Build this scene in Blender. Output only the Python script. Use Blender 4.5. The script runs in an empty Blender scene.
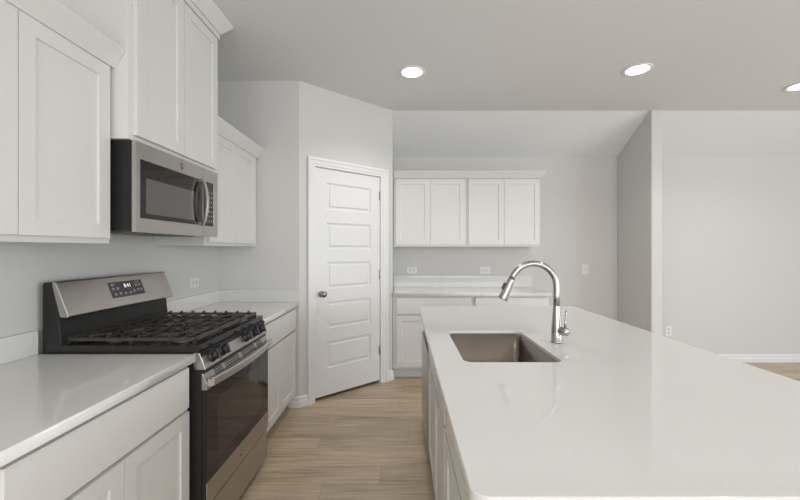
import bpy, bmesh, math, random
from mathutils import Vector, Matrix

C = bpy.context.scene.collection
random.seed(4)

# ------------------------------------------------------------------ camera, world, light, exposure
H = 2.80            # ceiling height
CAMZ = 1.352
cam_data = bpy.data.cameras.new('camera')
cam_data.sensor_width = 36.0
cam_data.lens = 36.0 * 373.0 / 800.0
cam_data.shift_x = -3.0 / 800.0
cam_data.shift_y = -0.5 / 800.0
cam_data.clip_start = 0.05
cam = bpy.data.objects.new('camera', cam_data)
cam.location = (0, 0, CAMZ)
cam.rotation_euler = (math.radians(90), 0, 0)
C.objects.link(cam)
bpy.context.scene.camera = cam

world = bpy.data.worlds.new('world')
bpy.context.scene.world = world
world.use_nodes = True
wbg = world.node_tree.nodes['Background']
wbg.inputs[0].default_value = (0.80, 0.88, 1.0, 1)
wbg.inputs[1].default_value = 1.0

def area(name, loc, rot, sx, sy, power, col):
    l = bpy.data.lights.new(name, 'AREA')
    l.shape = 'RECTANGLE'; l.size = sx; l.size_y = sy
    l.energy = power; l.color = col
    o = bpy.data.objects.new(name, l)
    o.location = loc; o.rotation_euler = rot
    C.objects.link(o)
    return o

# daylight entering through the windows behind the camera and on the right-hand side of the room
area('daylight_front_windows', (1.2, -3.42, 1.45), (math.radians(90), 0, 0), 5.2, 1.9, 112, (1.0, 0.99, 0.985))
area('daylight_right_windows', (6.92, -0.8, 1.40), (math.radians(90), 0, math.radians(90)), 5.0, 1.9, 158, (0.89, 0.94, 1.0))

vs = bpy.context.scene.view_settings
vs.view_transform = 'Standard'
vs.look = 'None'
vs.exposure = 0.08
vs.gamma = 1.0
vs.use_curve_mapping = False

# ------------------------------------------------------------------ materials
def mat(name, col, rough=0.5, metal=0.0, spec=0.5, emit=0.0, noise=None, bump=None, rvar=None, coat=0.0):
    m = bpy.data.materials.new(name)
    m.use_nodes = True
    nt = m.node_tree; N = nt.nodes; L = nt.links
    b = N['Principled BSDF']
    b.inputs['Base Color'].default_value = (*col, 1)
    b.inputs['Roughness'].default_value = rough
    b.inputs['Metallic'].default_value = metal
    b.inputs['Specular IOR Level'].default_value = spec
    b.inputs['Coat Weight'].default_value = coat
    if emit:
        b.inputs['Emission Color'].default_value = (*col, 1)
        b.inputs['Emission Strength'].default_value = emit
    tc = N.new('ShaderNodeTexCoord')
    def tex(scale, detail=3):
        mp = N.new('ShaderNodeMapping')
        mp.inputs['Scale'].default_value = scale
        L.new(tc.outputs['Object'], mp.inputs['Vector'])
        t = N.new('ShaderNodeTexNoise')
        t.inputs['Scale'].default_value = 1.0
        t.inputs['Detail'].default_value = detail
        L.new(mp.outputs['Vector'], t.inputs['Vector'])
        return t
    if noise:
        scale, amount = noise
        t = tex(scale)
        mr = N.new('ShaderNodeMapRange')
        mr.inputs['From Min'].default_value = 0.3; mr.inputs['From Max'].default_value = 0.7
        mr.inputs['To Min'].default_value = 1 - amount; mr.inputs['To Max'].default_value = 1 + amount
        L.new(t.outputs['Fac'], mr.inputs['Value'])
        mx = N.new('ShaderNodeVectorMath'); mx.operation = 'SCALE'
        mx.inputs[0].default_value = col
        L.new(mr.outputs['Result'], mx.inputs['Scale'])
        L.new(mx.outputs['Vector'], b.inputs['Base Color'])
    if rvar:
        scale, amount = rvar
        t = tex(scale)
        mr = N.new('ShaderNodeMapRange')
        mr.inputs['From Min'].default_value = 0.3; mr.inputs['From Max'].default_value = 0.7
        mr.inputs['To Min'].default_value = max(0.02, rough - amount); mr.inputs['To Max'].default_value = rough + amount
        L.new(t.outputs['Fac'], mr.inputs['Value'])
        L.new(mr.outputs['Result'], b.inputs['Roughness'])
    if bump:
        scale, strength, dist = bump
        t = tex(scale, 4)
        bp = N.new('ShaderNodeBump')
        bp.inputs['Strength'].default_value = strength
        bp.inputs['Distance'].default_value = dist
        L.new(t.outputs['Fac'], bp.inputs['Height'])
        L.new(bp.outputs['Normal'], b.inputs['Normal'])
    return m

def floor_material():
    m = bpy.data.materials.new('wood_plank_floor')
    m.use_nodes = True
    nt = m.node_tree; N = nt.nodes; L = nt.links
    b = N['Principled BSDF']
    tc = N.new('ShaderNodeTexCoord')
    sep = N.new('ShaderNodeSeparateXYZ'); L.new(tc.outputs['Object'], sep.inputs[0])
    ysh = N.new('ShaderNodeMath'); ysh.operation = 'SUBTRACT'; ysh.inputs[1].default_value = 0.05
    L.new(sep.outputs['Y'], ysh.inputs[0])
    row = N.new('ShaderNodeMath'); row.operation = 'DIVIDE'; row.inputs[1].default_value = 0.175
    L.new(ysh.outputs[0], row.inputs[0])
    rfl = N.new('ShaderNodeMath'); rfl.operation = 'FLOOR'; L.new(row.outputs[0], rfl.inputs[0])
    wn = N.new('ShaderNodeTexWhiteNoise'); wn.noise_dimensions = '1D'; L.new(rfl.outputs[0], wn.inputs['W'])
    xsh = N.new('ShaderNodeMath'); xsh.operation = 'MULTIPLY_ADD'; xsh.inputs[1].default_value = 1.22
    L.new(wn.outputs['Value'], xsh.inputs[0]); L.new(sep.outputs['X'], xsh.inputs[2])
    cmb = N.new('ShaderNodeCombineXYZ'); L.new(xsh.outputs[0], cmb.inputs['X']); L.new(ysh.outputs[0], cmb.inputs['Y'])
    br = N.new('ShaderNodeTexBrick')
    br.offset = 0.0
    br.inputs['Color1'].default_value = (0.0, 0.0, 0.0, 1)
    br.inputs['Color2'].default_value = (1.0, 1.0, 1.0, 1)
    br.inputs['Mortar'].default_value = (0.5, 0.5, 0.5, 1)
    br.inputs['Scale'].default_value = 1.0
    br.inputs['Mortar Size'].default_value = 0.0011
    br.inputs['Mortar Smooth'].default_value = 0.1
    br.inputs['Bias'].default_value = 0.0
    br.inputs['Brick Width'].default_value = 1.22
    br.inputs['Row Height'].default_value = 0.175
    L.new(cmb.outputs['Vector'], br.inputs['Vector'])
    # grain: stretched noise, shifted per plank
    add = N.new('ShaderNodeVectorMath'); add.operation = 'MULTIPLY_ADD'
    add.inputs[1].default_value = (7.0, 3.0, 0.0)
    L.new(br.outputs['Color'], add.inputs[0])
    L.new(tc.outputs['Object'], add.inputs[2])
    mp = N.new('ShaderNodeMapping'); mp.inputs['Scale'].default_value = (3.0, 46.0, 1.0)
    L.new(add.outputs['Vector'], mp.inputs['Vector'])
    n1 = N.new('ShaderNodeTexNoise'); n1.inputs['Scale'].default_value = 1.0; n1.inputs['Detail'].default_value = 5
    n1.inputs['Distortion'].default_value = 0.6
    L.new(mp.outputs['Vector'], n1.inputs['Vector'])
    mp2 = N.new('ShaderNodeMapping'); mp2.inputs['Scale'].default_value = (1.1, 5.0, 1.0)
    L.new(add.outputs['Vector'], mp2.inputs['Vector'])
    n2 = N.new('ShaderNodeTexNoise'); n2.inputs['Scale'].default_value = 1.4; n2.inputs['Detail'].default_value = 3
    L.new(mp2.outputs['Vector'], n2.inputs['Vector'])
    mixv = N.new('ShaderNodeMath'); mixv.operation = 'MULTIPLY_ADD'
    mixv.inputs[1].default_value = 0.55
    L.new(n1.outputs['Fac'], mixv.inputs[0])
    sc = N.new('ShaderNodeMath'); sc.operation = 'MULTIPLY'; sc.inputs[1].default_value = 0.45
    L.new(n2.outputs['Fac'], sc.inputs[0])
    L.new(sc.outputs[0], mixv.inputs[2])
    ramp = N.new('ShaderNodeValToRGB')
    e = ramp.color_ramp.elements
    e[0].position = 0.30; e[0].color = (0.265, 0.197, 0.135, 1)
    e[1].position = 0.68; e[1].color = (0.60, 0.48, 0.348, 1)
    mid = ramp.color_ramp.elements.new(0.47); mid.color = (0.45, 0.349, 0.244, 1)
    L.new(mixv.outputs[0], ramp.inputs['Fac'])
    # plank to plank tone
    mr = N.new('ShaderNodeMapRange')
    mr.inputs['To Min'].default_value = 0.91; mr.inputs['To Max'].default_value = 1.09
    L.new(br.outputs['Color'], mr.inputs['Value'])
    tone = N.new('ShaderNodeVectorMath'); tone.operation = 'SCALE'
    L.new(ramp.outputs['Color'], tone.inputs[0]); L.new(mr.outputs['Result'], tone.inputs['Scale'])
    seam = N.new('ShaderNodeMix'); seam.data_type = 'RGBA'
    seam.inputs['B'].default_value = (0.22, 0.16, 0.11, 1)
    L.new(br.outputs['Fac'], seam.inputs['Factor'])
    L.new(tone.outputs['Vector'], seam.inputs['A'])
    L.new(seam.outputs['Result'], b.inputs['Base Color'])
    b.inputs['Roughness'].default_value = 0.36
    bp = N.new('ShaderNodeBump'); bp.inputs['Strength'].default_value = 0.08; bp.inputs['Distance'].default_value = 0.002
    L.new(n1.outputs['Fac'], bp.inputs['Height']); L.new(bp.outputs['Normal'], b.inputs['Normal'])
    return m

M = {}
M['wall'] = mat('wall_paint', (0.61, 0.605, 0.585), 0.75, spec=0.25, bump=((180, 180, 180), 0.12, 0.002))
M['ceiling'] = mat('ceiling_paint', (0.73, 0.745, 0.745), 0.8, spec=0.2, bump=((160, 160, 160), 0.12, 0.002))
M['trim'] = mat('trim_paint', (0.75, 0.75, 0.745), 0.38, noise=((3, 3, 3), 0.01))
M['door'] = mat('door_paint', (0.74, 0.74, 0.735), 0.42, noise=((3, 3, 3), 0.01))
M['cabinet'] = mat('cabinet_paint', (0.685, 0.68, 0.655), 0.36, noise=((4, 4, 4), 0.01))
M['cabinet_inside'] = mat('cabinet_toe_board', (0.62, 0.61, 0.59), 0.5, noise=((4, 4, 4), 0.01))
M['quartz'] = mat('white_quartz', (0.685, 0.68, 0.66), 0.06, noise=((260, 260, 260), 0.045))
M['steel'] = mat('brushed_steel', (0.50, 0.475, 0.45), 0.34, 1.0, noise=((6, 6, 900), 0.015), rvar=((6, 6, 900), 0.02))
M['steel_side'] = mat('brushed_steel_vertical_face', (0.47, 0.445, 0.42), 0.33, 1.0, noise=((900, 6, 900), 0.015), rvar=((900, 6, 900), 0.02))
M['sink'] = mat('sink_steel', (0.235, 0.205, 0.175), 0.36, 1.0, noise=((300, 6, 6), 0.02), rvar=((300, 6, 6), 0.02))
M['chrome'] = mat('spot_free_steel', (0.43, 0.42, 0.405), 0.27, 1.0, noise=((60, 60, 60), 0.02))
M['enamel'] = mat('black_enamel', (0.014, 0.0135, 0.014), 0.20, noise=((8, 8, 8), 0.1))
M['range_side'] = mat('dark_painted_steel', (0.018, 0.017, 0.017), 0.45, spec=0.3, noise=((8, 8, 8), 0.1))
M['iron'] = mat('cast_iron', (0.045, 0.037, 0.032), 0.36, noise=((60, 60, 60), 0.2), bump=((300, 300, 300), 0.2, 0.001))
M['plastic'] = mat('black_plastic', (0.018, 0.018, 0.019), 0.28, noise=((20, 20, 20), 0.1))
M['glass'] = mat('dark_oven_glass', (0.016, 0.012, 0.010), 0.04, spec=0.35, noise=((5, 5, 5), 0.1))
M['window_glass'] = mat('dark_door_window', (0.085, 0.080, 0.075), 0.10, spec=0.7, noise=((400, 400, 400), 0.1))
M['burner'] = mat('burner_alloy', (0.24, 0.21, 0.18), 0.38, 0.9, noise=((40, 40, 40), 0.1))
M['display'] = mat('display_panel', (0.045, 0.040, 0.040), 0.25, noise=((10, 10, 10), 0.05))
M['ink'] = mat('printed_symbols', (0.42, 0.40, 0.38), 0.5, noise=((10, 10, 10), 0.02))
M['digits'] = mat('lit_digits', (0.85, 0.92, 0.95), 0.5, emit=0.7)
M['outlet'] = mat('outlet_plastic', (0.74, 0.74, 0.72), 0.35, noise=((10, 10, 10), 0.01))
M['slot'] = mat('dark_slot', (0.05, 0.05, 0.05), 0.6, noise=((10, 10, 10), 0.05))
M['socket'] = mat('outlet_face', (0.64, 0.64, 0.63), 0.4, noise=((10, 10, 10), 0.02))
M['nickel'] = mat('dark_nickel', (0.30, 0.275, 0.25), 0.25, 1.0, noise=((30, 30, 30), 0.05))
M['lamp'] = mat('lamp_diffuser', (1.0, 0.97, 0.92), 0.5, emit=9.0)
M['filter'] = mat('grease_filter_mesh', (0.25, 0.24, 0.23), 0.45, 0.8, noise=((300, 300, 300), 0.4))
M['floor'] = floor_material()

# ------------------------------------------------------------------ mesh helpers
X, Y, Z = Vector((1, 0, 0)), Vector((0, 1, 0)), Vector((0, 0, 1))

class MB:
    def __init__(s):
        s.bm = bmesh.new()
    def face(s, pts, smooth=False):
        try:
            f = s.bm.faces.new([s.bm.verts.new(p) for p in pts]); f.smooth = smooth
        except ValueError:
            pass
        return s
    def box(s, x0, x1, y0, y1, z0, z1):
        return s.obox(Vector((x0, y0, z0)), X, Y, Z, x1 - x0, y1 - y0, z1 - z0)
    def obox(s, o, U, V, W, a, b, c):
        o = Vector(o)
        v = [s.bm.verts.new(o + U * (a * i) + V * (b * j) + W * (c * k)) for k in (0, 1) for j in (0, 1) for i in (0, 1)]
        for q in ((0, 2, 3, 1), (4, 5, 7, 6), (0, 1, 5, 4), (2, 6, 7, 3), (0, 4, 6, 2), (1, 3, 7, 5)):
            s.bm.faces.new([v[i] for i in q])
        return s
    def prism(s, prof, o, U, V, W, length, smooth=False):
        # 2-D profile in (U, V), swept along W
        o = Vector(o); n = len(prof)
        a = [s.bm.verts.new(o + U * p[0] + V * p[1]) for p in prof]
        b = [s.bm.verts.new(o + U * p[0] + V * p[1] + W * length) for p in prof]
        s.bm.faces.new(a); s.bm.faces.new(b[::-1])
        for i in range(n):
            f = s.bm.faces.new([a[i], b[i], b[(i + 1) % n], a[(i + 1) % n]]); f.smooth = smooth
        return s
    def mitre(s, prof, path, outs):
        # profile (out, up) carried along corner points; outs = outward vector of each point
        rings = []
        for p, o in zip(path, outs):
            rings.append([s.bm.verts.new(Vector(p) + Vector(o) * q[0] + Z * q[1]) for q in prof])
        n = len(prof)
        for k in range(len(rings) - 1):
            for i in range(n):
                s.bm.faces.new([rings[k][i], rings[k + 1][i], rings[k + 1][(i + 1) % n], rings[k][(i + 1) % n]])
        s.bm.faces.new(rings[0]); s.bm.faces.new(rings[-1][::-1])
        return s
    def lathe(s, prof, o, axis, n=24, smooth=True):
        o = Vector(o); axis = Vector(axis).normalized()
        t = X if abs(axis.x) < 0.9 else Y
        u = axis.cross(t).normalized(); w = axis.cross(u)
        rings = []
        for r, h in prof:
            if r < 1e-6:
                rings.append([s.bm.verts.new(o + axis * h)])
            else:
                rings.append([s.bm.verts.new(o + axis * h + (u * math.cos(a) + w * math.sin(a)) * r)
                              for a in [2 * math.pi * i / n for i in range(n)]])
        for a, b in zip(rings, rings[1:]):
            for i in range(n):
                j = (i + 1) % n
                q = ([a[0]] if len(a) == 1 else [a[i], a[j]]) + ([b[0]] if len(b) == 1 else [b[j], b[i]])
                if len(q) >= 3:
                    f = s.bm.faces.new(q); f.smooth = smooth
        for rg, rev in ((rings[0], False), (rings[-1], True)):
            if len(rg) > 1:
                s.bm.faces.new(rg[::-1] if rev else rg)
        return s
    def tube(s, pts, rad, n=14):
        pts = [Vector(p) for p in pts]
        rad = rad if isinstance(rad, (list, tuple)) else [rad] * len(pts)
        tan = [(pts[min(i + 1, len(pts) - 1)] - pts[max(i - 1, 0)]).normalized() for i in range(len(pts))]
        ref = X if abs(tan[0].x) < 0.9 else Y
        u = tan[0].cross(ref).normalized()
        rings = []
        for p, t, r in zip(pts, tan, rad):
            u = (u - t * u.dot(t)).normalized(); w = t.cross(u)
            rings.append([s.bm.verts.new(p + (u * math.cos(a) + w * math.sin(a)) * r) for a in [2 * math.pi * i / n for i in range(n)]])
        for a, b in zip(rings, rings[1:]):
            for i in range(n):
                j = (i + 1) % n
                f = s.bm.faces.new([a[i], a[j], b[j], b[i]]); f.smooth = True
        s.bm.faces.new(rings[0][::-1]); s.bm.faces.new(rings[-1])
        return s
    def loft(s, rings, cap0=False, cap1=False, smooth=False):
        vs_ = [[s.bm.verts.new(p) for p in r] for r in rings]
        n = len(vs_[0])
        for a, b in zip(vs_, vs_[1:]):
            for i in range(n):
                f = s.bm.faces.new([a[i], a[(i + 1) % n], b[(i + 1) % n], b[i]]); f.smooth = smooth
        if cap0: s.bm.faces.new(vs_[0][::-1])
        if cap1: s.bm.faces.new(vs_[-1])
        return s
    def front(s, o, U, V, W, w, h, t, panels=(), rings=()):
        # a slab with nested rectangular steps ("panels") worked into its front face.
        # o = lower-left BACK corner, front is o + W*t
        o = Vector(o)
        P = lambda u, v, d: o + U * u + V * v + W * (t + d)
        us = sorted({0.0, w, *[p[0] for p in panels], *[p[2] for p in panels]})
        vv = sorted({0.0, h, *[p[1] for p in panels], *[p[3] for p in panels]})
        for u0, u1 in zip(us, us[1:]):
            for v0, v1 in zip(vv, vv[1:]):
                hit = [p for p in panels if p[0] <= u0 + 1e-6 and p[2] >= u1 - 1e-6 and p[1] <= v0 + 1e-6 and p[3] >= v1 - 1e-6]
                if not hit:
                    s.face([P(u0, v0, 0), P(u1, v0, 0), P(u1, v1, 0), P(u0, v1, 0)])
        for p in panels:
            prev = (p[0], p[1], p[2], p[3], 0.0)
            for ins, dep in rings:
                cur = (p[0] + ins, p[1] + ins, p[2] - ins, p[3] - ins, dep)
                q = lambda r: [P(r[0], r[1], r[4]), P(r[2], r[1], r[4]), P(r[2], r[3], r[4]), P(r[0], r[3], r[4])]
                A, B = q(prev), q(cur)
                for i in range(4):
                    j = (i + 1) % 4
                    s.face([A[i], A[j], B[j], B[i]])
                prev = cur
            s.face(q(prev))
        b = [o, o + U * w, o + U * w + V * h, o + V * h]
        f = [p + W * t for p in b]
        s.face(b[::-1])
        for i in range(4):
            j = (i + 1) % 4
            s.face([b[i], b[j], f[j], f[i]])
        return s
    def build(s, name, m, parent=None, bevel=0.0, seg=2, origin=None):
        bm = s.bm
        bmesh.ops.remove_doubles(bm, verts=bm.verts, dist=1e-5)
        bmesh.ops.recalc_face_normals(bm, faces=bm.faces)
        off = Vector((0, 0, 0))
        if parent is not None:
            off = world_loc(parent)
        if origin is not None:
            off = Vector(origin)
        bmesh.ops.translate(bm, verts=bm.verts, vec=-off)
        me = bpy.data.meshes.new(name)
        bm.to_mesh(me); bm.free()
        me.materials.append(m)
        o = bpy.data.objects.new(name, me)
        C.objects.link(o)
        if parent is not None:
            o.parent = parent
            o.location = off - world_loc(parent)
        elif origin is not None:
            o.location = off
        if bevel:
            bv = o.modifiers.new('bevel', 'BEVEL'); bv.width = bevel; bv.segments = seg
            bv.limit_method = 'ANGLE'; bv.angle_limit = math.radians(40)
        return o

def world_loc(o):
    v = Vector(o.location)
    while o.parent is not None:
        o = o.parent; v = v + Vector(o.location)
    return v

def tag(o, label=None, cat=None, group=None, kind=None):
    if label: o['label'] = label
    if cat: o['category'] = cat
    if group: o['group'] = group
    if kind: o['kind'] = kind
    return o

def thing(name, loc, label, cat, group=None):
    o = bpy.data.objects.new(name, None)
    o.empty_display_size = 0.1
    o.location = loc
    C.objects.link(o)
    return tag(o, label, cat, group)

def struct(name, mb, m, **k):
    return tag(mb.build(name, m, **k), kind='structure')

def rrect(x0, x1, y0, y1, r, n=6):
    out = []
    for cx, cy, a0 in ((x1 - r, y1 - r, 0), (x0 + r, y1 - r, 90), (x0 + r, y0 + r, 180), (x1 - r, y0 + r, 270)):
        for i in range(n + 1):
            a = math.radians(a0 + 90 * i / n)
            out.append((cx + r * math.cos(a), cy + r * math.sin(a)))
    return out

def plate(name, outlines, z0, z1, m, parent=None, bevel=0.003):
    # flat plate with rounded arrises from 2-D outlines (the first is the rim, the others are holes)
    cu = bpy.data.curves.new('outline', 'CURVE'); cu.dimensions = '2D'; cu.fill_mode = 'BOTH'
    for pts in outlines:
        sp = cu.splines.new('POLY'); sp.points.add(len(pts) - 1); sp.use_cyclic_u = True
        for p, q in zip(sp.points, pts):
            p.co = (q[0], q[1], 0, 1)
    cu.extrude = (z1 - z0) / 2 - bevel
    cu.bevel_depth = bevel; cu.bevel_resolution = 2; cu.offset = -bevel
    tmp = bpy.data.objects.new('outline', cu); C.objects.link(tmp)
    dg = bpy.context.evaluated_depsgraph_get(); dg.update()
    me = bpy.data.meshes.new_from_object(tmp.evaluated_get(dg))
    bpy.data.objects.remove(tmp); bpy.data.curves.remove(cu)
    off = world_loc(parent) if parent else Vector((0, 0, 0))
    me.transform(Matrix.Translation(Vector((0, 0, (z0 + z1) / 2)) - off))
    me.materials.clear(); me.materials.append(m)
    o = bpy.data.objects.new(name, me); C.objects.link(o)
    if parent: o.parent = parent
    return o

def text(name, body, size, o, U, V, m, parent, depth=0.0006, lift=0.0):
    cu = bpy.data.curves.new(name, 'FONT'); cu.body = body; cu.size = size
    cu.align_x = 'CENTER'; cu.align_y = 'CENTER'; cu.extrude = depth
    ob = bpy.data.objects.new(name, cu); C.objects.link(ob)
    W = U.cross(V)
    mx = Matrix((U, V, W)).transposed().to_4x4()
    mx.translation = Vector(o) + W * lift - (world_loc(parent) if parent else Vector((0, 0, 0)))
    dg = bpy.context.evaluated_depsgraph_get(); dg.update()
    me = bpy.data.meshes.new_from_object(ob.evaluated_get(dg))
    bpy.data.objects.remove(ob); bpy.data.curves.remove(cu)
    me.transform(mx); me.materials.clear(); me.materials.append(m)
    r = bpy.data.objects.new(name, me); C.objects.link(r)
    if parent: r.parent = parent
    return r

# ------------------------------------------------------------------ key dimensions
WX = -1.587                     # left wall
W1Y = 3.20                      # short wall beyond the left counter
C1 = Vector((-0.892, 3.20, 0))  # near corner of the angled pantry wall
C2 = Vector((-0.1095, 3.89, 0)) # far corner of the angled pantry wall
BY = 4.48                       # back wall
FY = -3.5                       # wall behind the camera
RX = 7.0                        # right wall
ZC = 0.902                      # worktop height
CT = 0.034                      # worktop thickness
T = 0.11                        # wall thickness
SLY, SLZ = 3.89, 2.463          # where the ceiling starts to slope, and its height at the back wall

# ------------------------------------------------------------------ room shell
struct('floor', MB().box(WX - T, RX + T, FY - T, BY + T, -0.12, 0.0), M['floor'])
struct('ceiling', MB().box(WX - T, RX + T, FY - T, SLY, H, H + 0.12), M['ceiling'])
slope = MB().prism([(SLY, H), (BY + T, SLZ - (H - SLZ) * T / (BY - SLY)), (BY + T, H + 0.12), (SLY, H + 0.12)],
                   (WX - T, 0, 0), Y, Z, X, RX + 2 * T - WX)
struct('ceiling_slope', slope, M['ceiling'])
struct('wall_left', MB().box(WX - T, WX, FY, BY, 0, H), M['wall'])
struct('wall_back', MB().box(WX - T, RX + T, BY, BY + T, 0, SLZ + 0.03), M['wall'])
struct('wall_end', MB().box(WX, C1.x - 0.0, W1Y, W1Y + T, 0, H), M['wall'])
D = (C2 - C1).normalized(); DL = (C2 - C1).length
DN = Vector((D.y, -D.x, 0))     # faces the room
dp = lambda s, z, w=0.0: C1 + D * s + DN * w + Z * z
S0, S1, DZ = 0.146, 0.889, 2.092    # door opening
pw = MB()
pw.prism([(0, 0), (S0, 0), (S0, -T), (0.05, -T)], C1, D, DN, Z, H)
pw.prism([(S1, 0), (DL, 0), (DL - 0.05, -T), (S1, -T)], C1, D, DN, Z, H)
pw.obox(dp(S0, DZ, -T), D, DN, Z, S1 - S0, T, H - DZ)
struct('wall_pantry', pw, M['wall'])
struct('wall_return', MB().box(C2.x - T, C2.x, C2.y, BY, 0, H), M['wall'])
struct('wall_partition', MB().box(2.572, 2.686, 3.862, BY, 0, H), M['wall'], bevel=0.012, seg=3)
# wall with windows behind the camera, wall with windows on the right
def window_wall(name, a0, a1, holes, z0, z1, mk):
    mb = MB(); cur = a0
    for h0, h1 in holes:
        mk(mb, cur, h0, 0, H); mk(mb, h0, h1, 0, z0); mk(mb, h0, h1, z1, H); cur = h1
    mk(mb, cur, a1, 0, H)
    return struct(name, mb, M['wall'])
window_wall('wall_front', WX, RX, [(-1.42, 3.82)], 0.45, 2.45, lambda m, a, b, c, d: m.box(a, b, FY - T, FY, c, d))
window_wall('wall_right', FY, BY, [(-3.32, 1.72)], 0.45, 2.35, lambda m, a, b, c, d: m.box(RX, RX + T, a, b, c, d))

# baseboards
BBP = [(0, 0), (0.017, 0), (0.017, 0.050), (0.011, 0.056), (0.011, 0.070), (0.014, 0.074), (0.013, 0.082), (0.006, 0.094), (0, 0.094)]
def baseboard(name, p0, p1, n):
    p0, p1, n = Vector(p0), Vector(p1), Vector(n)
    d = (p1 - p0).normalized()
    struct(name, MB().prism([(q[0], q[1]) for q in BBP], p0, n, Z, d, (p1 - p0).length), M['trim'])
baseboard('baseboard_end', (-0.975, W1Y - 0.0003, 0), (C1.x + 0.005, W1Y - 0.0003, 0), -Y)
baseboard('baseboard_pantry', dp(-0.008, 0, 0.0003), dp(0.078, 0, 0.0003), DN)
baseboard('baseboard_pantry_far', dp(0.973, 0, 0.0003), dp(DL + 0.006, 0, 0.0003), DN)
baseboard('baseboard_back', (1.56, BY, 0), (2.57, BY, 0), -Y)
baseboard('baseboard_living', (2.688, BY, 0), (RX, BY, 0), -Y)
baseboard('baseboard_partition', (2.5718, 3.862, 0), (2.5718, BY, 0), -X)

# ------------------------------------------------------------------ pantry door with casing
CAS = [(0, 0), (0.070, 0), (0.070, 0.021), (0.060, 0.023), (0.050, 0.021), (0.048, 0.015), (0.022, 0.014), (0.019, 0.009), (0.003, 0.009), (0, 0.006)]
tr = MB()
A0, A1, AZ = S0 + 0.006, S1 - 0.006, DZ - 0.004
def casing_leg(s, sg, ):
    # profile across the leg: from the opening outwards
    wd = 0.074 if sg < 0 else 0.088
    prof = [(q[0] / 0.070 * wd * sg, q[1]) for q in CAS]
    bot = [dp(s + q[0], 0.0, q[1] + 0.0004) for q in prof]
    top = [dp(s + q[0], AZ + abs(q[0]) * 0.078 / wd, q[1] + 0.0004) for q in prof]
    tr.loft([bot, top], True, True)
    return top
lt = casing_leg(A0, -1); rt = casing_leg(A1, 1)
tr.loft([lt, rt], True, True)
# jamb lining
tr.obox(dp(S0 + 0.0006, 0, -T + 0.002), D, DN, Z, 0.0055, T - 0.003, DZ)
tr.obox(dp(S1 - 0.0061, 0, -T + 0.002), D, DN, Z, 0.0055, T - 0.003, DZ)
tr.obox(dp(S0 + 0.006, DZ - 0.0055, -T + 0.002), D, DN, Z, S1 - S0 - 0.012, T - 0.003, 0.005)
struct('trim_door', tr, M['trim'])

d0, d1, dz0, dz1 = 0.1555, 0.8795, 0.030, 2.083
door = bpy.data.objects.new('door_1', None); door.location = dp(d0, 0, 0); C.objects.link(door)
tag(door, 'white five-panel pantry door with a dark knob in the angled wall', 'door', kind='structure')
pan = []
for k in range(5):
    pt = 1.957 - 0.3605 * k
    pan.append((0.118, pt - 0.243 - dz0, d1 - d0 - 0.114, pt - dz0))
MB().front(dp(d0, dz0, -0.043), D, Z, DN, d1 - d0, dz1 - dz0, 0.037, pan,
           [(0.002, -0.008), (0.011, -0.012), (0.026, -0.011), (0.036, -0.002), (0.037, -0.002)]).build('door_leaf', M['door'], door)
kb = dp(0.214, 0.953, -0.006)
kn = MB().lathe([(0, 0), (0.026, 0), (0.027, 0.006), (0.014, 0.010), (0.010, 0.014), (0.010, 0.034), (0.019, 0.040),
                 (0.0265, 0.050), (0.0275, 0.058), (0.024, 0.067), (0.013, 0.073), (0, 0.0745)], kb, DN, 28).build('door_knob', M['nickel'], door)
tag(kn, 'dark nickel round knob')
MB().obox(dp(d0 - 0.0005, 0.925, -0.030), D, DN, Z, 0.0012, 0.022, 0.056).build('latch_plate', M['nickel'], door)
for hz in (1.895, 1.10, 0.33):
    hb = MB().lathe([(0, 0), (0.006, 0), (0.0065, 0.003), (0.0065, 0.087), (0.006, 0.09), (0, 0.09)], dp(d1 + 0.002, hz - 0.045, 0.002), Z, 12)
    hb.obox(dp(d1 - 0.014, hz - 0.044, -0.0062), D, DN, Z, 0.015, 0.0022, 0.088)
    hb.build('hinge', M['steel'], door)

# ------------------------------------------------------------------ cabinets
SH = [(0.0012, -0.0065), (0.0016, -0.007)]      # shaker panel step
def shaker(o, U, W, w, h, parent, name='door', rail=0.057, mat_=None, label=None):
    r = rail
    b = MB().front(o, U, Z, W, w, h, 0.019, [(r, r, w - r, h - r)], SH).build(name, mat_ or M['cabinet'], parent, bevel=0.0015)
    return b
def slab(o, U, W, w, h, parent, name='drawer'):
    return MB().obox(o, U, Z, W, w, h, 0.019).build(name, M['cabinet'], parent, bevel=0.002)

def base_cabinet(o, U, W, width, label, group, drawers, doors, depth=0.60, toe=True, m0=0.02, m1=0.02, top=None):
    """o = floor point at the left end of the face frame's front, U along it, W towards the room."""
    o = Vector(o); top = top or ZC - CT - 0.0015
    t = thing('base_cabinet', o, label, 'cabinet', group)
    MB().obox(o - W * depth + Z * 0.112, U, W, Z, width, depth, top - 0.112).build('cabinet_box', M['cabinet'], t, bevel=0.001)
    tb = MB().obox(o - W * (depth - 0.02) + U * 0.0005, U, W, Z, width - 0.001, depth - 0.095, 0.111)
    tb.build('toe_kick', M['cabinet_inside'], t)
    f = o + W * 0.0008
    w0, w1 = m0, width - m1
    n = drawers; gap = 0.004 if n > 1 else 0
    for k in range(n):
        a = w0 + (w1 - w0) * k / n + (0.002 if k else 0); b = w0 + (w1 - w0) * (k + 1) / n - (0.002 if k < n - 1 else 0)
        slab(f + U * a + Z * 0.682, U, W, b - a, 0.171, t)
    for k in range(doors):
        a = w0 + (w1 - w0) * k / doors + (0.0015 if k else 0); b = w0 + (w1 - w0) * (k + 1) / doors - (0.0015 if k < doors - 1 else 0)
        shaker(f + U * a + Z * 0.135, U, W, b - a, 0.533, t)
    return t

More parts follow.
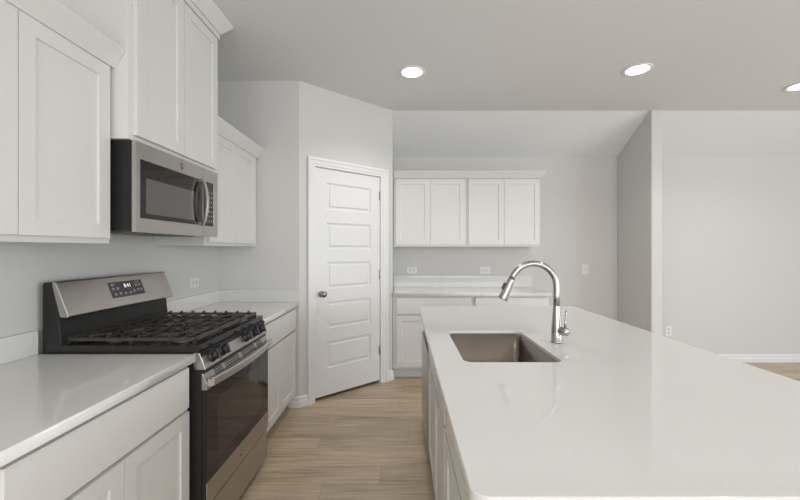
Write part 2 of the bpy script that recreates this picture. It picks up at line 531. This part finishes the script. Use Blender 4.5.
# crown moulding profile (outwards, upwards)
def crown(path, outs, z, hgt, proj, parent):
    prof = [(0.0, 0.0), (0.006, 0.0), (0.008, hgt * 0.10), (proj * 0.96, hgt * 0.86), (proj, hgt * 0.90), (proj, hgt), (0.0, hgt)]
    MB().mitre(prof, [Vector((p[0], p[1], z)) for p in path], outs).build('crown_moulding', M['cabinet'], parent)

def upper_cabinet(o, U, W, width, z0, z1, depth, label, group, doors, m0=0.02, m1=0.02, reveal=0.023, ztop=None):
    o = Vector(o)
    t = thing('upper_cabinet', o + Z * z0, label, 'cabinet', group)
    MB().obox(o - W * depth + Z * z0, U, W, Z, width, depth, z1 - z0).build('cabinet_box', M['cabinet'], t, bevel=0.001)
    f = o + W * 0.0008
    w0, w1 = m0, width - m1
    zt = ztop or z1 - 0.012
    for k in range(doors):
        a = w0 + (w1 - w0) * k / doors + (0.0015 if k else 0); b = w0 + (w1 - w0) * (k + 1) / doors - (0.0015 if k < doors - 1 else 0)
        shaker(f + U * a + Z * (z0 + reveal), U, W, b - a, zt - z0 - reveal, t)
    return t

CB = 'white shaker base cabinets'
CU = 'white shaker wall cabinets'
FX = -0.925      # left base face-frame front
base_cabinet((FX, 0.83, 0), Y, X, 0.77, 'white base cabinet left of the range with one wide drawer', CB, 1, 2, depth=-WX - 0.925 - 0.002, m0=0.015, m1=0.02)
base_cabinet((FX, 2.362, 0), Y, X, W1Y - 0.003 - 2.362, 'white base cabinet between the range and the pantry corner', CB, 1, 2, depth=-WX - 0.925 - 0.002, m0=0.02, m1=0.04)
BF = 3.89        # back base face-frame front
base_cabinet((-0.105, BF, 0), X, -Y, 0.825, 'white base cabinet on the back wall beside the pantry door', CB, 1, 2, depth=BY - BF - 0.002, m0=0.038, m1=0.02)
base_cabinet((0.7215, BF, 0), X, -Y, 0.80, 'white base cabinet on the back wall behind the faucet', CB, 1, 2, depth=BY - BF - 0.002, m0=0.03, m1=0.02)

UZ0, UZ1, CRH = 1.377, 2.138, 0.074
uf = -1.26
a = upper_cabinet((uf, 0.805, 0), Y, X, 0.795, UZ0, UZ1, -WX + uf - 0.002, 'white wall cabinet left of the microwave, nearest to the camera', CU, 2)
crown([(WX + 0.003, 1.6, 0), (uf + 0.02, 1.6, 0), (uf + 0.02, 0.805, 0)][1:], [(1, 0, 0), (1, 0, 0)], UZ1 - 0.010, CRH + 0.008, 0.046, a)
a = upper_cabinet((uf, 2.368, 0), Y, X, W1Y - 0.002 - 2.368, UZ0, UZ1, -WX + uf - 0.002, 'white wall cabinet beyond the microwave at the wall corner', CU, 2, m0=0.02, m1=0.055)
crown([(uf + 0.02, 3.196, 0), (uf + 0.02, 2.368, 0)], [(1, 0, 0), (1, 0, 0)], UZ1 - 0.010, CRH + 0.010, 0.050, a)
# tall-mounted cabinet above the microwave, crown to the ceiling
tf = -1.1825
a = upper_cabinet((tf, 1.602, 0), Y, X, 0.764, 1.829, 2.715, -WX + tf - 0.002, 'white deep cabinet above the microwave reaching up to the ceiling', CU, 2, m0=0.03, m1=0.026, ztop=2.670)
MB().obox((tf + 0.0008, 1.602, 2.679), Y, Z, X, 0.764, 0.036, 0.021).build('frieze_board', M['cabinet'], a, bevel=0.001)
fx = tf + 0.022
crown([(-1.50, 1.602 + 0.764, 0), (fx, 2.366, 0), (fx, 1.602, 0), (-1.50, 1.602, 0)], [(0, 1, 0), (1, 1, 0), (1, -1, 0), (0, -1, 0)], 2.7155, 0.082, 0.060, a)
# back wall cabinets
ub = 4.15
a = upper_cabinet((-0.105, ub, 0), X, -Y, 0.810, 1.383, UZ1 + 0.005, BY - ub - 0.002, 'white two-door wall cabinet on the back wall, left of the pair', CU, 2, m0=0.022, m1=0.018)
crown([(-0.105, ub - 0.02, 0), (0.705, ub - 0.02, 0)], [(0, -1, 0), (0, -1, 0)], UZ1 + 0.002, CRH, 0.055, a)
a = upper_cabinet((0.706, ub, 0), X, -Y, 0.815, 1.383, UZ1 + 0.005, BY - ub - 0.002, 'white two-door wall cabinet on the back wall, right of the pair', CU, 2, m0=0.020, m1=0.006)
crown([(0.706, ub - 0.02, 0), (1.521, ub - 0.02, 0), (1.521, BY - 0.003, 0)], [(0, -1, 0), (1, -1, 0), (1, 0, 0)], UZ1 + 0.002, CRH, 0.055, a)

# ------------------------------------------------------------------ worktops
def rect(x0, x1, y0, y1): return [(x1, y1), (x0, y1), (x0, y0), (x1, y0)]
q = M['quartz']
EX = -0.892
t = thing('countertop', (WX + 0.3, 1.2, ZC - CT), 'white quartz countertop left of the range', 'countertop', 'white quartz countertops')
plate('countertop_slab', [rect(WX + 0.002, EX, 0.80, 1.606)], ZC - CT, ZC, q, t)
MB().box(WX + 0.0015, WX + 0.021, 0.80, 1.602, ZC + 0.0004, ZC + 0.102).build('backsplash', q, t, bevel=0.002)
t = thing('countertop', (WX + 0.3, 2.8, ZC - CT), 'white quartz countertop between the range and the angled wall', 'countertop', 'white quartz countertops')
plate('countertop_slab', [rect(WX + 0.002, EX, 2.356, W1Y - 0.002)], ZC - CT, ZC, q, t)
MB().box(WX + 0.0015, WX + 0.021, 2.356, W1Y - 0.022, ZC + 0.0004, ZC + 0.102).build('backsplash', q, t, bevel=0.002)
MB().box(WX + 0.0015, EX - 0.006, W1Y - 0.0215, W1Y - 0.0015, ZC + 0.0004, ZC + 0.102).build('backsplash', q, t, bevel=0.002)
t = thing('countertop', (0.7, BY - 0.3, ZC - CT), 'white quartz countertop along the back wall below the wall cabinets', 'countertop', 'white quartz countertops')
plate('countertop_slab', [rect(C2.x + 0.002, 1.542, 3.857, BY - 0.002)], ZC - CT, ZC, q, t)
MB().box(C2.x + 0.002, 1.541, BY - 0.0215, BY - 0.0022, ZC + 0.0004, ZC + 0.140).build('backsplash', q, t, bevel=0.002)

IX0, IX1, IY0, IY1 = 0.126, 1.355, 0.677, 2.97
SX0, SX1, SY0, SY1 = 0.247, 0.643, 1.492, 2.062
t = thing('island_countertop', (0.74, 1.8, ZC - CT), 'large white quartz island countertop with a cut-out for the sink', 'countertop')
plate('countertop_slab', [rrect(IX0, IX1, IY0, IY1, 0.035, 8), rrect(SX0, SX1, SY0, SY1, 0.035, 8)[::-1]], ZC - CT, ZC, q, t)

# ------------------------------------------------------------------ island cabinets and dishwasher
IF = 0.176       # island face-frame front; the doors face -X
ID = 0.60
GI = 'white island cabinets'
bt = ZC - CT - 0.0015
tag(base_cabinet((IF, 1.40, 0), -Y, -X, 0.68, 'white island cabinet nearest to the camera with a drawer above doors', GI, 1, 2, depth=ID), cat='cabinet')
# sink base: open shell so that the bowl hangs free inside
t = thing('sink_cabinet', (IF, 1.86, 0), 'white island cabinet under the sink beside the dishwasher', 'cabinet', GI)
bx = MB()
bx.box(IF, IF + 0.018, 1.402, 2.302, 0.112, bt); bx.box(IF + ID - 0.015, IF + ID, 1.402, 2.302, 0.112, bt)
bx.box(IF, IF + ID, 1.402, 1.418, 0.112, bt); bx.box(IF, IF + ID, 2.286, 2.302, 0.112, bt); bx.box(IF, IF + ID, 1.402, 2.302, 0.112, 0.128)
bx.build('cabinet_box', M['cabinet'], t)
MB().box(IF + 0.075, IF + ID - 0.02, 1.403, 2.301, 0, 0.111).build('toe_kick', M['cabinet_inside'], t)
f = Vector((IF - 0.0008, 2.302, 0))
slab(f - Y * 0.02 + Z * 0.682, -Y, -X, 0.86, 0.171, t, 'false_drawer_front')
for k in range(2):
    shaker(f - Y * (0.02 + 0.4315 * k) + Z * 0.135, -Y, -X, 0.4285, 0.533, t)
# dishwasher
t = thing('dishwasher', (0.45, 2.61, 0), 'stainless steel dishwasher with a black pocket handle at the far end of the island', 'dishwasher')
MB().box(IF + 0.004, IF + 0.575, 2.308, 2.902, 0.10, bt - 0.003).build('tub', M['range_side'], t)
MB().box(IF + 0.06, IF + 0.55, 2.315, 2.895, 0.0, 0.099).build('toe_kick', M['plastic'], t)
MB().box(IF - 0.030, IF + 0.003, 2.310, 2.900, 0.115, 0.722).build('door', M['steel_side'], t, bevel=0.004)
MB().box(IF - 0.012, IF + 0.003, 2.312, 2.898, 0.7225, 0.7895).build('pocket_handle', M['plastic'], t)
MB().box(IF - 0.030, IF + 0.003, 2.310, 2.900, 0.790, bt - 0.004).build('control_strip', M['steel_side'], t, bevel=0.004)
# end panel and the back panel of the island
MB_ = MB().box(IF - 0.004, IF + ID, 2.908, 2.930, 0.0, bt)
tag(MB_.build('end_panel', M['cabinet'], bevel=0.001), 'white end panel closing the far end of the island beside the dishwasher', 'panel')
tag(MB().box(IF + ID + 0.001, IF + ID + 0.12, 0.72, 2.93, 0.0, bt).build('island_back_panel', M['cabinet'], bevel=0.001), 'white back panel of the island under the countertop overhang', 'panel')

# ------------------------------------------------------------------ sink and faucet
sk = thing('sink', (0.445, 1.777, ZC - CT - 0.24), 'rectangular brushed steel undermount sink in the island countertop', 'sink')
zt = ZC - CT - 0.0006
ring = lambda g, r, z: [Vector((p[0], p[1], z)) for p in rrect(SX0 - g, SX1 + g, SY0 - g, SY1 + g, r, 8)]
lip = ZC - 0.014
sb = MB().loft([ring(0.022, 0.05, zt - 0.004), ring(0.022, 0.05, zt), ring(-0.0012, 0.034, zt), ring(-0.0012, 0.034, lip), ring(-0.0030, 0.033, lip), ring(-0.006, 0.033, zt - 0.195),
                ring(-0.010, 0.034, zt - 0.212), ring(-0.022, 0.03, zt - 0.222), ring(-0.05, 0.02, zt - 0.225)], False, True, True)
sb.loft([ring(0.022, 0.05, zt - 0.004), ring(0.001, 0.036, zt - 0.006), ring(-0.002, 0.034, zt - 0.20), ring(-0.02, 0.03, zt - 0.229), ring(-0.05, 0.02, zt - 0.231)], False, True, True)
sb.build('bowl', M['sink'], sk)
MB().lathe([(0, 0.004), (0.030, 0.004), (0.032, 0.002), (0.036, 0.003), (0.043, 0.004), (0.045, 0.002), (0.045, 0), (0, 0)], (0.445, 1.80, zt - 0.2252), Z, 28).build('drain', M['chrome'], sk)

fb = Vector((0.743, 1.805, ZC))
fc = thing('faucet', fb, 'tall arched pull-down faucet of brushed steel behind the island sink', 'faucet')
MB().lathe([(0, 0.0004), (0.0265, 0.0004), (0.0265, 0.008), (0.0245, 0.010), (0.024, 0.06), (0.0215, 0.10), (0.0175, 0.15), (0.0160, 0.176), (0.0160, 0.180), (0, 0.180)], fb, Z, 32).build('body', M['chrome'], fc)
R = 0.112
arc = [fb + Z * 0.1805, fb + Z * 0.225, fb + Z * 0.262]
for i in range(1, 21):
    a_ = math.radians(160 * i / 20)
    arc.append(fb + Vector((-R + R * math.cos(a_), 0, 0.270 + R * math.sin(a_))))
MB().tube(arc, 0.0150, 20).build('spout', M['chrome'], fc)
tip = arc[-1]; td = (arc[-1] - arc[-2]).normalized()
hd = MB().lathe([(0, 0.0005), (0.0155, 0.0005), (0.0165, 0.004), (0.0175, 0.02), (0.0210, 0.078), (0.0235, 0.104), (0.0225, 0.109), (0.018, 0.1095), (0.017, 0.106), (0, 0.106)], tip, td, 28).build('spray_head', M['chrome'], fc)
side = Vector((td.z, 0, -td.x)); side = side if side.x < 0 else -side
MB().obox(tip + td * 0.030 + side * 0.0165 - Y * 0.009, td, Y, side, 0.034, 0.018, 0.010).build('spray_button', M['plastic'], hd, bevel=0.003)
hb = fb + Vector((0.012, -0.016, 0.060))
hdir = Vector((0.55, -0.83, 0.0)).normalized()
hn = MB().lathe([(0, 0), (0.0185, 0), (0.0195, 0.004), (0.0200, 0.032), (0.018, 0.040), (0.011, 0.044), (0, 0.045)], hb - hdir * 0.004, hdir, 24).build('handle', M['chrome'], fc)
hl = hb + hdir * 0.024
MB().tube([hl + Z * 0.012, hl + Vector((0.002, 0, 0.04)), hl + Vector((0.005, 0, 0.085)), hl + Vector((0.006, 0, 0.100))], [0.006, 0.0052, 0.0046, 0.0050], 12).build('lever', M['chrome'], hn)

# ------------------------------------------------------------------ gas range
RY0, RY1 = 1.611, 2.349
rg = thing('gas_range', (-1.2, 1.98, 0), 'stainless steel gas range with black cast iron grates between the white cabinets', 'range')
MB().box(-1.560, -0.872, RY0, RY1, 0.045, 0.906).build('body', M['range_side'], rg, bevel=0.002)
for lx in (-1.50, -0.93):
    for ly in (RY0 + 0.05, RY1 - 0.05):
        MB().lathe([(0, 0), (0.016, 0), (0.018, 0.006), (0.012, 0.012), (0.012, 0.046), (0, 0.046)], (lx, ly, 0), Z, 14).build('foot', M['plastic'], rg)
# cooktop: shallow pan with a raised rim
ct = MB().front((-1.54, RY0, 0.9065), X, Y, Z, 0.657, RY1 - RY0, 0.031, [(0.05, 0.022, 0.624, RY1 - RY0 - 0.022)], [(0.008, -0.010), (0.014, -0.012)]).build('cooktop', M['enamel'], rg, bevel=0.002)
DK = 0.9065 + 0.019       # sunk deck
# burners
gy = [RY0 + 0.135, (RY0 + RY1) / 2, RY1 - 0.135]
bpos = [(-1.03, gy[0], 1.0), (-1.34, gy[0], 0.85), (-1.03, gy[2], 1.15), (-1.34, gy[2], 0.8), (-1.185, gy[1], 1.0)]
for bx_, by_, k in bpos:
    b = MB().lathe([(0, 0.0004), (0.052 * k, 0.0004), (0.050 * k, 0.005), (0.040 * k, 0.008), (0.037 * k, 0.017), (0, 0.017)], (bx_, by_, DK), Z, 28).build('burner', M['burner'], rg)
    MB().lathe([(0, 0.0174), (0.034 * k, 0.0174), (0.036 * k, 0.019), (0.035 * k, 0.024), (0.030 * k, 0.026), (0, 0.0265)], (bx_, by_, DK), Z, 28).build('burner_cap', M['iron'], b)
# three continuous grates
GT = 0.966
def bar(mb, p0, p1, w=0.010, h0=0.013, top=None):
    p0, p1 = Vector(p0), Vector(p1)
    d = (p1 - p0); L_ = d.length; d = d / L_; s_ = Z.cross(d).normalized()
    prof = [(-w / 2, 0), (w / 2, 0), (w / 2 * 0.7, h0), (-w / 2 * 0.7, h0)]
    mb.prism([(a[0], a[1]) for a in prof], p0 - Z * h0, s_, Z, d, L_)
gw = (RY1 - RY0 - 0.056) / 3
for k in range(3):
    y0 = RY0 + 0.028 + gw * k + 0.002; y1 = y0 + gw - 0.004
    x0, x1 = -1.485, -0.912
    g = MB()
    yc = (y0 + y1) / 2
    for yy in (y0 + 0.006, y1 - 0.006):          # side rails
        bar(g, (x0, yy, GT - 0.004), (x1, yy, GT - 0.004), 0.012, 0.013)
    for xx in (x0 + 0.006, x1 - 0.006):          # front and rear rails
        bar(g, (xx, y0, GT - 0.002), (xx, y1, GT - 0.002), 0.012, 0.015)
    bar(g, (x0, yc, GT - 0.004), (x1, yc, GT - 0.004), 0.009, 0.011)
    for n_ in range(8):                          # pan supports with upturned tips
        xx = x0 + 0.045 + (x1 - x0 - 0.090) * n_ / 7
        g.prism([(0, -0.011), (y1 - y0, -0.011), (y1 - y0 + 0.001, 0.006), (y1 - y0 - 0.010, 0.006), (y1 - y0 - 0.026, 0.0), (0.026, 0.0), (0.010, 0.006), (-0.001, 0.006)],
                (xx - 0.0045, y0, GT), Y, Z, X, 0.009)
    for cx in ([-1.34, -1.03] if k != 1 else [-1.185]):
        for a_ in (45, 135, 225, 315):
            dx, dy = math.cos(math.radians(a_)), math.sin(math.radians(a_))
            bar(g, (cx + dx * 0.022, yc + dy * 0.022, GT + 0.0005), (cx + dx * 0.105, yc + dy * 0.105, GT + 0.0005), 0.008, 0.012)
    for xx, yy in [(x0 + 0.006, y0 + 0.006), (x0 + 0.006, y1 - 0.006), (x1 - 0.006, y0 + 0.006), (x1 - 0.006, y1 - 0.006), ((x0 + x1) / 2, y0 + 0.006), ((x0 + x1) / 2, y1 - 0.006)]:
        g.box(xx - 0.006, xx + 0.006, yy - 0.006, yy + 0.006, DK + 0.0005, GT - 0.012)
    g.build('grate', M['iron'], rg)
# control panel: slanted steel fascia with an end return
cp = MB().prism([(-0.885, 0.9055), (-0.879, 0.904), (-0.8535, 0.838), (-0.8535, 0.832), (-0.900, 0.832), (-0.905, 0.85), (-0.905, 0.9055)], (0, RY0 - 0.0008, 0), X, Z, Y, RY1 - RY0 + 0.0016)
cpo = cp.build('control_panel', M['steel'], rg, bevel=0.002)
pn = Vector((0.066, 0, 0.0235)).normalized()
for ky in (1.690, 1.785, 2.055, 2.150, 2.245):
    pb = Vector((-0.8668, ky, 0.872))
    kb_ = MB().lathe([(0, 0), (0.029, 0.0), (0.030, 0.004), (0.027, 0.009), (0.025, 0.011), (0, 0.011)], pb, pn, 26).build('knob', M['plastic'], rg)
    gr = MB().lathe([(0, 0.0112), (0.0215, 0.0112), (0.0205, 0.028), (0.0185, 0.031), (0, 0.031)], pb, pn, 26)
    up = Vector((-pn.z, 0, pn.x))
    gr.obox(pb + pn * 0.012 - Y * 0.0065 - up * 0.0235, Y, up, pn, 0.013, 0.047, 0.026)
    gr.build('knob_grip', M['plastic'], kb_, bevel=0.0015)
# black trim and gap behind the fascia
MB().box(-0.8725, -0.862, RY0 + 0.004, RY1 - 0.004, 0.812, 0.8315).build('gap_trim', M['plastic'], rg)
# oven door
DX = -0.850
od = MB().box(-0.8717, DX - 0.003, RY0 + 0.003, RY1 - 0.003, 0.236, 0.742).build('oven_door', M['range_side'], rg, bevel=0.002)
MB().box(DX - 0.0028, DX + 0.0005, RY0 + 0.003, RY1 - 0.003, 0.338, 0.741).build('door_glass', M['glass'], od)
MB().box(DX - 0.0028, DX + 0.002, RY0 + 0.003, RY1 - 0.003, 0.236, 0.337).build('lower_trim', M['steel_side'], od, bevel=0.001)
MB().front((DX + 0.0002, RY0 + 0.10, 0.40), Y, Z, X, RY1 - RY0 - 0.20, 0.275, 0.0008).build('inner_window', M['window_glass'] if False else mat('oven_inner_window', (0.034, 0.028, 0.024), 0.05, spec=0.40, noise=((5, 5, 5), 0.1)), od)
ut = MB().prism([(-0.8718, 0.742), (DX + 0.001, 0.742), (DX + 0.001, 0.772), (-0.868, 0.8145), (-0.8718, 0.8145)], (0, RY0 + 0.003, 0), X, Z, Y, RY1 - RY0 - 0.006).build('upper_trim', M['steel_side'], od, bevel=0.001)
# vent slots in the sloping top of the door
sd = Vector((DX + 0.001 + 0.868, 0, 0.772 - 0.8145)); sl = sd.length; sd.normalize()
sn = Vector((-sd.z, 0, sd.x)); sn = sn if sn.z > 0 else -sn
vt = MB()
for y0, y1 in ((1.70, 1.775), (1.80, 1.955), (1.985, 2.16), (2.185, 2.26)):
    for r_ in (0.22, 0.46, 0.70):
        vt.obox(Vector((-0.868, y0, 0.8145)) + sd * (sl * r_ - 0.0035) - sn * 0.0004, Y, sd, sn, y1 - y0, 0.0070, 0.0008)
vt.build('vent_slots', M['slot'], od)
# handle: bowed flat bar on end posts
pts = []
hy0, hy1 = RY0 + 0.012, RY1 - 0.012
hbm = MB(); rings_ = []
for i in range(17):
    s_ = i / 16; yy = hy0 + (hy1 - hy0) * s_
    xx = -0.824 + 0.026 * (1 - (2 * s_ - 1) ** 2)
    rings_.append([Vector((xx - 0.008, yy, 0.762)), Vector((xx + 0.002, yy, 0.760)), Vector((xx + 0.005, yy, 0.766)), Vector((xx + 0.004, yy, 0.790)), Vector((xx, yy, 0.796)), Vector((xx - 0.008, yy, 0.794))])
hbm.loft(rings_, True, True)
for yy in (hy0, hy1 - 0.026):
    hbm.box(DX + 0.0012, -0.8245, yy - 0.001, yy + 0.026, 0.758, 0.788)
hbm.build('handle', mat('satin_handle_steel', (0.56, 0.54, 0.52), 0.42, 1.0, noise=((6, 900, 6), 0.01)), od)
# emblem
def emblem(c, U, V, W, r, parent):
    e = MB().lathe([(0, 0), (r, 0), (r, 0.0012), (r * 0.82, 0.0016), (r * 0.80, 0.0010), (0, 0.0010)], c, W, 28).build('emblem', M['nickel'], parent)
    text('emblem_letters', 'GE', r * 1.05, Vector(c) + W * 0.0010, U, V, M['steel'], e, 0.0006)
emblem((DX + 0.0022, 1.955, 0.288), Y, Z, X, 0.017, od)
# storage drawer
MB().box(-0.8717, DX - 0.006, RY0 + 0.003, RY1 - 0.003, 0.050, 0.222).build('storage_drawer', M['steel_side'], rg, bevel=0.003)
# backguard
bg = MB().prism([(-1.560, 0.907), (-1.478, 0.907), (-1.478, 0.945), (-1.490, 1.055), (-1.512, 1.203), (-1.520, 1.209), (-1.554, 1.209), (-1.560, 1.198)], (0, RY0 + 0.002, 0), X, Z, Y, RY1 - RY0 - 0.004).build('backguard', M['range_side'], rg, bevel=0.003)
pu = Vector((-1.519 + 1.461, 0, 1.212 - 1.062)); ph = pu.length; pu.normalize(); pnn = Vector((pu.z, 0, -pu.x))
pl0 = Vector((-1.461, 0, 1.060))
prof = [(-1.450, 1.056), (-1.445, 1.062), (-1.501, 1.207), (-1.507, 1.213), (-1.518, 1.214), (-1.518, 1.196), (-1.484, 1.056)]
fp = MB().prism(prof, (0, RY0 + 0.001, 0), X, Z, Y, RY1 - RY0 - 0.002).build('backguard_panel', M['steel'], rg, bevel=0.005, seg=3)
pu = Vector((-1.513 + 1.457, 0, 1.207 - 1.062)); ph = pu.length; pu.normalize(); pnn = Vector((pu.z, 0, -pu.x))
pc = lambda y, v, w=0.0: Vector((-1.445, y, 1.062)) + pu * v + pnn * w
dy0, dy1 = 1.880, 2.118
dsp = MB().obox(pc(dy0, 0.046, -0.0004), Y, pu, pnn, dy1 - dy0, 0.084, 0.0016).build('display', M['display'], fp, bevel=0.0008)
text('clock_digits', '8:41', 0.030, pc(2.005, 0.104, 0.0013), Y, pu, M['digits'], dsp, 0.0003)
ik = MB()
for yy, v in ((1.872, 0.117), (1.872, 0.096), (1.902, 0.096), (2.035, 0.104), (2.060, 0.104), (1.876, 0.066), (1.910, 0.068), (1.945, 0.066), (1.978, 0.066), (2.010, 0.072), (2.040, 0.076), (2.064, 0.076)):
    ik.obox(pc(yy + 0.024, v - 0.0035, 0.0012), Y, pu, pnn, 0.014, 0.007, 0.0004)
    ik.obox(pc(yy + 0.022, v - 0.0085, 0.0012), Y, pu, pnn, 0.018, 0.0022, 0.0004)
ik.obox(pc(1.893, 0.1175, 0.0012), Y, pu, pnn, 0.034, 0.003, 0.0004)
ik.obox(pc(2.066, 0.118, 0.0012), Y, pu, pnn, 0.030, 0.003, 0.0004)
ik.build('button_symbols', M['ink'], dsp)

# ------------------------------------------------------------------ over-the-range microwave
mw = thing('microwave', (-1.38, 1.98, 1.405), 'stainless steel over-the-range microwave mounted below the deep cabinet', 'microwave')
MX = -1.152
MR1 = 2.318
MZ0, MZ1 = 1.428, 1.8255
MB().box(WX + 0.003, MX - 0.045, RY0 + 0.004, MR1 - 0.002, MZ0 + 0.008, MZ1).build('body', M['range_side'], mw, bevel=0.002)
# ribs and vents on the visible side
sv = MB()
for x_ in (-1.262, -1.30):
    sv.box(x_, x_ + 0.010, RY0 - 0.0005, RY0 + 0.0042, MZ0 + 0.02, MZ1 - 0.02)
sv.build('side_rib', M['plastic'], mw)
MB().box(MX - 0.044, MX - 0.020, RY0 + 0.006, MR1 - 0.004, MZ0 + 0.006, MZ1 - 0.002).build('front_collar', M['range_side'], mw)
dy_ = 2.150
md = MB().front((MX - 0.0195, RY0, MZ0), Y, Z, X, dy_ - RY0, MZ1 - MZ0 - 0.002, 0.0195, [(0.024, 0.062, dy_ - RY0 - 0.0004, 0.322)], [(0.001, -0.002), (0.0015, -0.002)]).build('door', M['steel_side'], mw, bevel=0.004, seg=3)
MB().box(MX - 0.0019, MX - 0.0006, RY0 + 0.0255, dy_ - 0.002, MZ0 + 0.0635, MZ0 + 0.3205).build('door_glass', M['glass'], md)
MB().box(MX - 0.0005, MX + 0.0003, 1.672, 2.060, 1.513, 1.672).build('inner_window', M['window_glass'], md)
hp = []
for i in range(15):
    s_ = i / 14
    hp.append((MX + 0.012 + 0.030 * math.sin(math.pi * s_) ** 0.7, 2.118, MZ0 + 0.058 + 0.268 * s_))
mh = MB()
rr_ = []
for x_, y_, z_ in hp:
    rr_.append([Vector((x_ - 0.006, y_ - 0.012, z_)), Vector((x_ + 0.003, y_ - 0.013, z_)), Vector((x_ + 0.007, y_ - 0.006, z_)), Vector((x_ + 0.007, y_ + 0.006, z_)), Vector((x_ + 0.003, y_ + 0.013, z_)), Vector((x_ - 0.006, y_ + 0.012, z_))])
mh.loft(rr_, True, True)
for z_ in (MZ0 + 0.060, MZ0 + 0.306):
    mh.box(MX + 0.0005, MX + 0.016, 2.109, 2.127, z_, z_ + 0.018)
mh.build('handle', M['steel'], md)
cpn = MB().front((MX - 0.0195, dy_ + 0.002, MZ0), Y, Z, X, MR1 - dy_ - 0.002, MZ1 - MZ0 - 0.002, 0.0195, [(0.0004, 0.062, 0.118, 0.322)], [(0.001, -0.002), (0.0015, -0.002)]).build('control_panel', M['steel_side'], mw, bevel=0.003)
kp = MB().box(MX - 0.0019, MX - 0.0006, dy_ + 0.0035, dy_ + 0.1185, MZ0 + 0.0635, MZ0 + 0.3205).build('keypad', M['glass'], cpn)
for j in range(7):
    kr = MB()
    for i in range(3):
        kr.box(MX - 0.0005, MX - 0.0001, dy_ + 0.034 + 0.028 * i, dy_ + 0.046 + 0.028 * i, MZ0 + 0.090 + 0.028 * j, MZ0 + 0.096 + 0.028 * j)
    kr.build('key_symbol', M['ink'], kp)
emblem((MX + 0.0004, 1.945, MZ0 + 0.358), Y, Z, X, 0.016, md)
MB().box(-1.50, MX - 0.07, RY0 + 0.03, MR1 - 0.03, MZ0 + 0.0055, MZ0 + 0.0078).build('underside_plate', M['filter'], mw)
for yy in (1.68, 2.03):
    MB().box(-1.44, -1.25, yy, yy + 0.2, MZ0 - 0.001, MZ0 + 0.0052).build('grease_filter', M['filter'], mw)

# ------------------------------------------------------------------ outlets and switch
def outlet(c, U, V, W, label, kind='outlet'):
    """c = centre on the wall, U along the plate's long side."""
    c = Vector(c)
    t = thing('wall_outlet' if kind == 'outlet' else 'light_switch', c, label, 'outlet' if kind == 'outlet' else 'switch', 'white wall outlets' if kind == 'outlet' else None)
    MB().front(c - U * 0.060 - V * 0.0375 + W * 0.0004, U, V, W, 0.120, 0.075, 0.006, [(0.004, 0.004, 0.116, 0.071)], [(0.001, 0.0008)]).build('cover_plate', M['outlet'], t, bevel=0.0015)
    if kind == 'outlet':
        for s in (-1, 1):
            r = MB().obox(c + U * (s * 0.0215 - 0.0165) - V * 0.0155 + W * 0.0067, U, V, W, 0.033, 0.031, 0.002).build('socket', M['socket'], t, bevel=0.001)
            k = MB()
            for v_ in (-0.0065, 0.0050):
                k.obox(c + U * (s * 0.0215 - 0.004) + V * v_ + W * 0.0085, U, V, W, 0.009, 0.0022, 0.0004)
            k.build('slot', M['slot'], r)
    else:
        MB().obox(c - U * 0.0165 - V * 0.0075 + W * 0.0067, U, V, W, 0.033, 0.015, 0.004).build('toggle', M['socket'], t, bevel=0.001)
    return t
outlet((0.106, BY, 1.103), X, Z, -Y, 'white wall outlet on the back wall, the one nearer the pantry')
outlet((0.985, BY, 1.103), X, Z, -Y, 'white wall outlet on the back wall beside the faucet')
outlet((WX, 2.83, 1.10), Y, Z, X, 'white wall outlet on the left wall just beyond the range')
outlet((2.185, BY, 1.115), Z, X, -Y, 'white wall switch right of the faucet on the back wall', 'switch')
outlet((3.185, BY, 0.375), Z, X, -Y, 'white wall outlet low on the wall right of the partition')

# ------------------------------------------------------------------ recessed ceiling lights
def downlight(x, y, label, power=17):
    t = thing('recessed_light', (x, y, H), label, 'ceiling light', 'recessed ceiling lights')
    MB().lathe([(0.082, -0.0005), (0.110, -0.0005), (0.110, -0.004), (0.104, -0.008), (0.088, -0.008), (0.080, -0.004), (0.080, -0.0005)], (x, y, H), Z, 40).build('trim_ring', M['trim'], t)
    MB().lathe([(0, -0.0008), (0.079, -0.0008), (0.079, -0.006), (0.065, -0.011), (0.04, -0.013), (0, -0.014)], (x, y, H), Z, 40).build('diffuser', M['lamp'], t)
    l = bpy.data.lights.new('downlight_lamp', 'AREA'); l.shape = 'DISK'; l.size = 0.15; l.energy = power; l.spread = math.radians(125); l.color = (1.0, 0.975, 0.94)
    o = bpy.data.objects.new('downlight_lamp', l); o.location = (0, 0, -0.017); o.parent = t
    C.objects.link(o)
P_NEAR, P_ADDED = 5.0, 3.0
downlight(0.075, 3.04, 'round recessed ceiling light nearest to the pantry door', P_NEAR)
downlight(1.886, 3.00, 'round recessed ceiling light above the far end of the island', P_NEAR)
downlight(3.52, 3.30, 'round recessed ceiling light at the right edge of the ceiling', P_NEAR)
for x, y, w in ((0.075, 0.90, 'over the aisle between range and island, just above the camera'),
                (1.886, 0.90, 'over the near end of the island'),
                (3.52, 0.90, 'over the living area, level with the near end of the island'),
                (0.075, -1.40, 'over the floor behind the camera, nearest to the left wall'),
                (1.886, -1.40, 'over the floor behind the camera, in the middle of the room'),
                (3.52, -1.40, 'over the living area, behind the camera')):
    downlight(x, y, 'added unseen recessed ceiling light ' + w, P_ADDED)  # six fixtures added out of view to brighten the room
